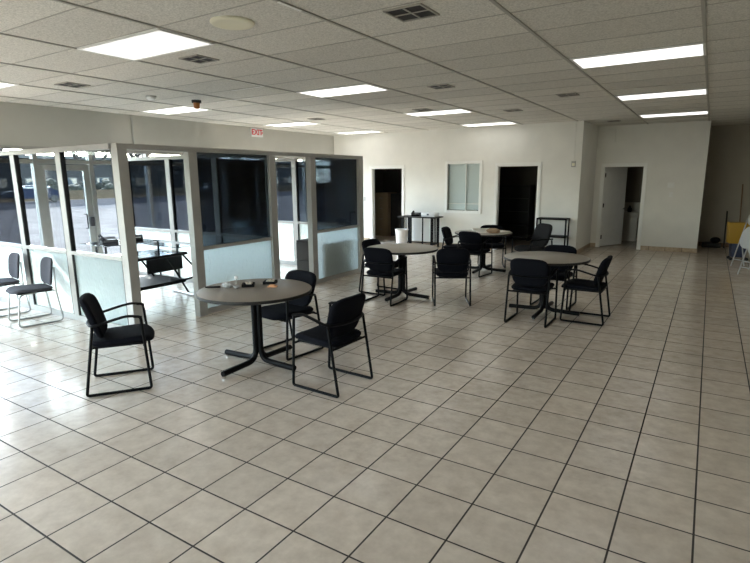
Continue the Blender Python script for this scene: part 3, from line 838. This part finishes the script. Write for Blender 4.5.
# ------------------------------------------------------------------ recess at the far right
mb = thing('mop_bucket', 'yellow mop bucket with a navy tub in the dark recess', 'mop bucket', (1.58, 10.95, 0), .15)
bm = bmesh.new(); v = box(bm, -.16, .14, -.15, .15, .07, .36, .02)
for q in bm.verts:
    if q.co.z < .2: q.co.x *= .85; q.co.y *= .85
obj('tub', bm, MT['blue'], mb)
bm = bmesh.new(); box(bm, -.24, .22, -.15, .15, .36, .80, .02)
for q in bm.verts:
    if q.co.z < .5: q.co.x *= .9; q.co.y *= .9
obj('wringer', bm, MT['yellow'], mb)
obj('lever', T(fillet([(.2, .1, .55), (.32, .1, .70), (.34, .1, 1.0)], .05), .014), MT['yellow'], mb)
for x in (-.14, .14):
    for y in (-.11, .11):
        obj('caster', Lb([(0, -.03), (.03, -.03), (.035, 0), (.03, .03), (0, .03)], n=14), MT['rubber'], mb).matrix_local = Matrix.Translation((x, y, .036)) @ Matrix.Rotation(PI / 2, 4, 'X')
tag(obj('broom_handle', T([(1.66, 13.02, .0), (1.61, 13.26, 1.56)], .014), MT['wood']), 'tall brown broom handle leaning on the recess wall behind the mop bucket', 'broom handle')
tag(obj('broom_handle', T([(1.37, 13.05, .0), (1.36, 13.26, .90)], .016), MT['dark']), 'short dark handle leaning on the recess wall left of the tall one', 'broom handle')
tag(obj('black_case', B((.90, 1.31, 12.98, 13.22, 0, .11), bev=.02), MT['dark']), 'long low black case on the floor of the recess', 'case')
bm = bmesh.new()
v = bmesh.ops.create_icosphere(bm, subdivisions=3, radius=1)['verts']
for q in v: q.co = Vector((q.co.x * .11, q.co.y * .10, q.co.z * .075 + .07))
tag(obj('rounded_bag', bm, MT['black_plastic'], loc=(1.18, 13.1, .113)), 'small rounded black bag on top of the low black case', 'bag')

def folding_chair(label, loc, rz):
    t = thing('folding_chair', label, 'folding chair', loc, rz, 'pale folding chairs by the recess')
    ln = .26                                     # lean of the folded frame
    bm = bmesh.new()
    cushion(bm, .12, .20, .018, 2.6, shape=lambda c: (ln * (.93 + c[0]) + c[2], c[1], .93 + c[0]))
    obj('backrest', bm, MT['folding'], t)
    bm = bmesh.new()
    cushion(bm, .215, .19, .022, 2.4, shape=lambda c: (ln * (.60 + c[0]) - .03 + c[2], c[1], .60 + c[0]))
    obj('seat', bm, MT['folding'], t)
    for s in (-1, 1):
        obj('front_leg', T(fillet([(0, .215 * s, .01), (ln * .98, .215 * s, .98), (ln * 1.06, .16 * s, 1.06)], .05), .011), MT['folding'], t)
        obj('rear_leg', T([(.27, .19 * s, .01), (.15, .19 * s, .50)], .011), MT['folding'], t)
    obj('crossbar', T([(.04, -.215, .15), (.04, .215, .15)], .009), MT['folding'], t)
    obj('crossbar', T([(.245, -.19, .10), (.245, .19, .10)], .009), MT['folding'], t)
    return t
fc1 = folding_chair('pale grey folding chair at the right edge, nearer the camera', (1.66, 8.75, 0), R(40))
dup(fc1, (1.58, 9.75, 0), R(40), 'pale folding chair behind the nearer one, beside the mop bucket')

# ------------------------------------------------------------------ glass computer desk in the first cubicle
dk = thing('computer_desk', 'black tube computer desk with smoky glass tops inside the first cubicle', 'desk', (-5.80, 2.05, 0), R(0))
obj('glass_top', B((-.36, .34, -.55, .40, .735, .745), bev=.002), MT['deskglass'], dk, smooth=False)
obj('glass_top', B((-1.05, .10, .42, .92, .78, .79), bev=.002), MT['deskglass'], dk, smooth=False)
obj('monitor_shelf', B((-.85, -.20, -.50, .36, .88, .89), bev=.002), MT['deskglass'], dk, smooth=False)
obj('lower_shelf', B((-.30, .48, -.55, .25, .36, .38), bev=.002), MT['black_plastic'], dk, smooth=False)
obj('modesty_panel', B((-.52, -.505, .30, .95, .34, .56)), MT['black_plastic'], dk, smooth=False)
def fr(pts, r=.015): return T(fillet(pts, .05, 5), r, n=8)
obj('frame', fr([(.35, -.55, .722), (.35, .41, .722), (-.37, .41, .722), (-.37, -.55, .722), (.35, -.55, .722)]), MT['black_metal'], dk)
obj('frame', fr([(.48, -.55, .35), (.48, .25, .35), (-.30, .25, .35), (-.30, -.55, .35), (.48, -.55, .35)]), MT['black_metal'], dk)
obj('leg', fr([(-.20, -.15, .87), (-.12, .20, .30)]), MT['black_metal'], dk)
obj('leg', fr([(.22, .38, .73), (.24, .72, .34), (.40, .22, .35)]), MT['black_metal'], dk)
obj('leg', fr([(-.05, .30, .73), (-.08, .70, .03)]), MT['black_metal'], dk)
obj('leg', fr([(.30, -.50, .73), (.44, -.50, .29), (.30, -.50, .0)]), MT['black_metal'], dk)
obj('leg', fr([(-.40, -.52, .87), (-.40, -.52, .0)]), MT['black_metal'], dk)
obj('leg', fr([(-.98, .86, .78), (-.98, .86, .0)]), MT['black_metal'], dk)
obj('foot', fr([(-.52, .74, .02), (.10, .66, .02)], .018), MT['grey_metal'], dk)
obj('riser', fr([(-.24, -.48, .745), (-.24, -.48, .88)]), MT['black_metal'], dk); obj('riser', fr([(-.24, .34, .745), (-.24, .34, .88)]), MT['black_metal'], dk)
dup(ph, (-6.30, 1.78, .89), 1.3, 'black desk telephone at the left on the glass computer desk')
dup(ph, (-6.22, 2.14, .89), 1.0, 'black desk telephone at the right on the glass computer desk')
# dark cabinet behind the farther frosted panel
cb = thing('low_cabinet', 'dark low cabinet standing behind the farthest frosted panel', 'cabinet', (-5.02, 5.05, 0))
obj('body', B((-.22, .22, -.42, .42, 0, .70), bev=.004), MT['dark'], cb, smooth=False)
obj('drawer', B((-.40 + .19, .21, -.435, -.42, .05, .34)), MT['dark'], cb, smooth=False); obj('drawer', B((-.21, .21, -.435, -.42, .37, .66)), MT['dark'], cb, smooth=False)

# ------------------------------------------------------------------ outdoors
struct('ground_lot', B((-38, XL - .12, -60, 90, -.25, -.10)), MT['lot'])
struct('ground_road', B((-52, -38, -60, 90, -.25, -.12)), MT['road'])
struct('ground_verge', B((-160, -52, -120, 160, -.25, -.10)), MT['kerb'])
struct('ground_walk', B((XL - 2.2, XL - .12, -20, 30, -.10, -.03)), MT['lot'])
tag(obj('block_wall', B((-54, -53.6, -10, 70, -.1, .75)), MT['kerb'], smooth=False), 'low tan wall along the far side of the road outside', 'wall')
def building(label, x, y0, y1, h, roof=True):
    t = thing('roadside_building', label, 'building', (x, (y0 + y1) / 2, -.1))
    w2 = (y1 - y0) / 2
    obj('wall', B((-10, 0, -w2, w2, 0, h)), MT['bld'], t, smooth=False)
    if roof: obj('roof', B((-10.3, .5, -w2 - .4, w2 + .4, h, h + .35)), MT['bldroof'], t, smooth=False)
    k = -w2 + 1.5
    while k < w2 - 2.5:
        f = obj('window', B((0, .06, k, k + 1.8, 1.0, 2.2)), MT['bldroof'], t, smooth=False)
        obj('pane', B((.06, .09, k + .12, k + 1.68, 1.12, 2.08)), MT['deskglass'], f, smooth=False); k += 4.2
building('long low dark building across the road, seen through the glass', -66, 22, 46.5, 4.4)
building('dark building behind the smoked glass, farther along the road', -64, 48, 78, 4.6)
building('dark building far left across the road', -66, 2, 20.5, 4.4)
building('unseen dark building added across the road at left to block sky reflections', -66, -80, 1, 4.6)  # added out of view to hide the bright sky mirrored in the panes

def limb(bm, p, d, L, r, depth, rnd):
    pts = [p]; rad = [r]; q = p.copy(); dd = d.copy()
    for k in range(4):
        dd = (dd + Vector((rnd.uniform(-.2, .2), rnd.uniform(-.2, .2), rnd.uniform(-.05, .2)))).normalized()
        q = q + dd * L / 4; pts.append(q.copy()); rad.append(r * (1 - .16 * (k + 1)))
    tube(bm, pts, rad, n=5)
    if depth:
        for k in range(4 if depth > 1 else 5):
            a = rnd.uniform(0, 2 * PI)
            nd = (dd + Vector((math.cos(a), math.sin(a), rnd.uniform(-.1, .5))) * rnd.uniform(.5, .9)).normalized()
            limb(bm, pts[rnd.choice((2, 3, 4))], nd, L * rnd.uniform(.55, .75), r * .58, depth - 1, rnd)
def bare_tree(label, x, y, h, seed):
    rnd = random.Random(seed)
    t = thing('bare_tree', label, 'tree', (x, y, -.1), 0, 'bare winter trees outside')
    obj('trunk', T([(0, 0, 0), (.05, .05, h * .2), (0, .1, h * .36)], [.26, .2, .17], n=8), MT['bark'], t)
    bm = bmesh.new()
    for k in range(6):
        a = k * 1.05 + rnd.uniform(-.3, .3)
        limb(bm, Vector((0, .1, h * (.26 + .018 * k))), Vector((math.cos(a) * .7, math.sin(a) * .7, 1)).normalized(), h * .36, .15, 3, rnd)
    obj('branches', bm, MT['bark'], t)
for k, (x, y, h, lab) in enumerate([(-45, 23.0, 7.5, 'bare tree outside, seen above the glass door'), (-49, 30.5, 8, 'bare tree outside, nearest the partition corner post'),
                                    (-47, 16.5, 7, 'bare tree outside, between the front partition posts'), (-62, 39, 9, 'bare tree farther back across the road')]):
    bare_tree(lab, x, y, h, 11 + k)
def bush(label, x, y, r, h, seed):
    rnd = random.Random(seed); bm = bmesh.new()
    for k in range(34):
        a = rnd.uniform(0, 2 * PI); q = rnd.uniform(0, 1) ** .5
        v = bmesh.ops.create_icosphere(bm, subdivisions=2, radius=rnd.uniform(.3, .6))['verts']
        for u in v: u.co *= rnd.uniform(.8, 1.2)
        bmesh.ops.translate(bm, vec=(q * r * .8 * math.cos(a), q * r * math.sin(a), rnd.uniform(.3, h - .4) * (1 - .4 * q)), verts=v)
    tag(obj('evergreen_bush', bm, MT['leaf'], smooth=False, loc=(x, y, -.1)), label, 'bush')
bush('dull evergreen bush across the road, right of the glass door', -58.5, 33.5, 3.2, 2.9, 2)
bush('dull evergreen bush across the road, left of the glass door', -57.5, 27.0, 2.0, 2.3, 3)
def car(label, x, y, m, rz):
    t = thing('parked_car', label, 'car', (x, y, -.1), rz)
    bm = bmesh.new()
    prof = [(-2.2, .35), (-2.25, .75), (-2.1, .95), (-1.3, 1.02), (-.7, 1.45), (.8, 1.48), (1.5, 1.05), (2.15, .95), (2.25, .6), (2.2, .35)]
    A = [bm.verts.new((a, -.85 + .12 * (b > 1.2), b)) for a, b in prof]; Cc = [bm.verts.new((a, .85 - .12 * (b > 1.2), b)) for a, b in prof]
    bm.faces.new(A); bm.faces.new(Cc[::-1])
    for k in range(len(prof)): bm.faces.new((A[k], A[(k + 1) % len(prof)], Cc[(k + 1) % len(prof)], Cc[k]))
    obj('body', bm, m, t)
    obj('windows', B((-1.0, 1.15, -.80, .80, 1.06, 1.38), bev=.05), MT['deskglass'], t)
    for a in (-1.35, 1.35):
        for s in (-.78, .78):
            obj('wheel', Lb([(0, -.1), (.28, -.1), (.32, -.06), (.32, .06), (.28, .1), (0, .1)], n=20), MT['rubber'], t).matrix_local = Matrix.Translation((a, s, .32)) @ Matrix.Rotation(PI / 2, 4, 'X')
car('dark blue car parked outside across the lot, seen between the front posts', -49, 20.6, MT['carpaint'], 1.4)
car('pale car parked outside beyond the smoked divider glass', -46, 38, MT['carwhite'], 1.5)

# ------------------------------------------------------------------ light
W = bpy.data.worlds.new('sky'); SC.world = W; W.use_nodes = True
nt = W.node_tree; bg = nt.nodes['Background']
sky = nt.nodes.new('ShaderNodeTexSky'); sky.sky_type = 'NISHITA'; sky.sun_disc = False
sky.sun_elevation = R(34); sky.sun_rotation = R(-60); sky.air_density = 1.0; sky.dust_density = .6; sky.ozone_density = 1.0
hsv = nt.nodes.new('ShaderNodeHueSaturation'); hsv.inputs['Saturation'].default_value = .6
nt.links.new(sky.outputs[0], hsv.inputs['Color']); nt.links.new(hsv.outputs[0], bg.inputs['Color']); bg.inputs['Strength'].default_value = 1.9
sun = bpy.data.lights.new('sun', 'SUN'); sun.energy = 12.0; sun.angle = R(1.0); sun.color = (1, .95, .88)
so = bpy.data.objects.new('sun', sun); COL.objects.link(so)
so.rotation_euler = Vector((.80, -.42, -.56)).to_track_quat('-Z', 'Y').to_euler()
l = bpy.data.lights.new('window_portal', 'AREA'); l.shape = 'RECTANGLE'; l.size = -1.3 - XL; l.size_y = HD; l.cycles.is_portal = True
o = bpy.data.objects.new('window_portal', l); COL.objects.link(o); o.location = ((XL - 1.3) / 2, YF - .13, HD / 2); o.rotation_euler = (PI / 2, 0, 0)
# sampling portals in the storefront
for a, b in ((YF, .95), (.95, 5.5), (5.5, YB1)):
    l = bpy.data.lights.new('window_portal', 'AREA'); l.shape = 'RECTANGLE'; l.size = HD; l.size_y = b - a; l.cycles.is_portal = True
    o = bpy.data.objects.new('window_portal', l); COL.objects.link(o); o.location = (XL - .13, (a + b) / 2, HD / 2); o.rotation_euler = (0, -PI / 2, 0)

# ------------------------------------------------------------------ camera
f, yaw, pit, rol = 521.693, .5659, .1967, -.00833
cam = bpy.data.cameras.new('camera'); cam.sensor_width = 36; cam.lens = f / 750 * 36; cam.clip_start = .05; cam.clip_end = 600
co = bpy.data.objects.new('camera', cam); COL.objects.link(co)
F = Vector((-math.sin(yaw) * math.cos(pit), math.cos(yaw) * math.cos(pit), -math.sin(pit)))
r0 = Vector((math.cos(yaw), math.sin(yaw), 0)); u0 = r0.cross(F)
r1 = r0 * math.cos(rol) + u0 * math.sin(rol); u1 = -r0 * math.sin(rol) + u0 * math.cos(rol)
m = Matrix((r1, u1, -F)).transposed().to_4x4(); m.translation = Vector((.9506, -2.4906, 1.7912))
co.matrix_world = m
SC.camera = co

vs = SC.view_settings; vs.view_transform = 'Standard'; vs.look = 'None'; vs.gamma = 1; vs.use_curve_mapping = False; vs.exposure = 0.66
cy = SC.cycles
cy.use_denoising = True; cy.max_bounces = 14; cy.diffuse_bounces = 6; cy.glossy_bounces = 5; cy.transmission_bounces = 10; cy.transparent_max_bounces = 32
cy.sample_clamp_indirect = 6; cy.caustics_reflective = False; cy.caustics_refractive = False
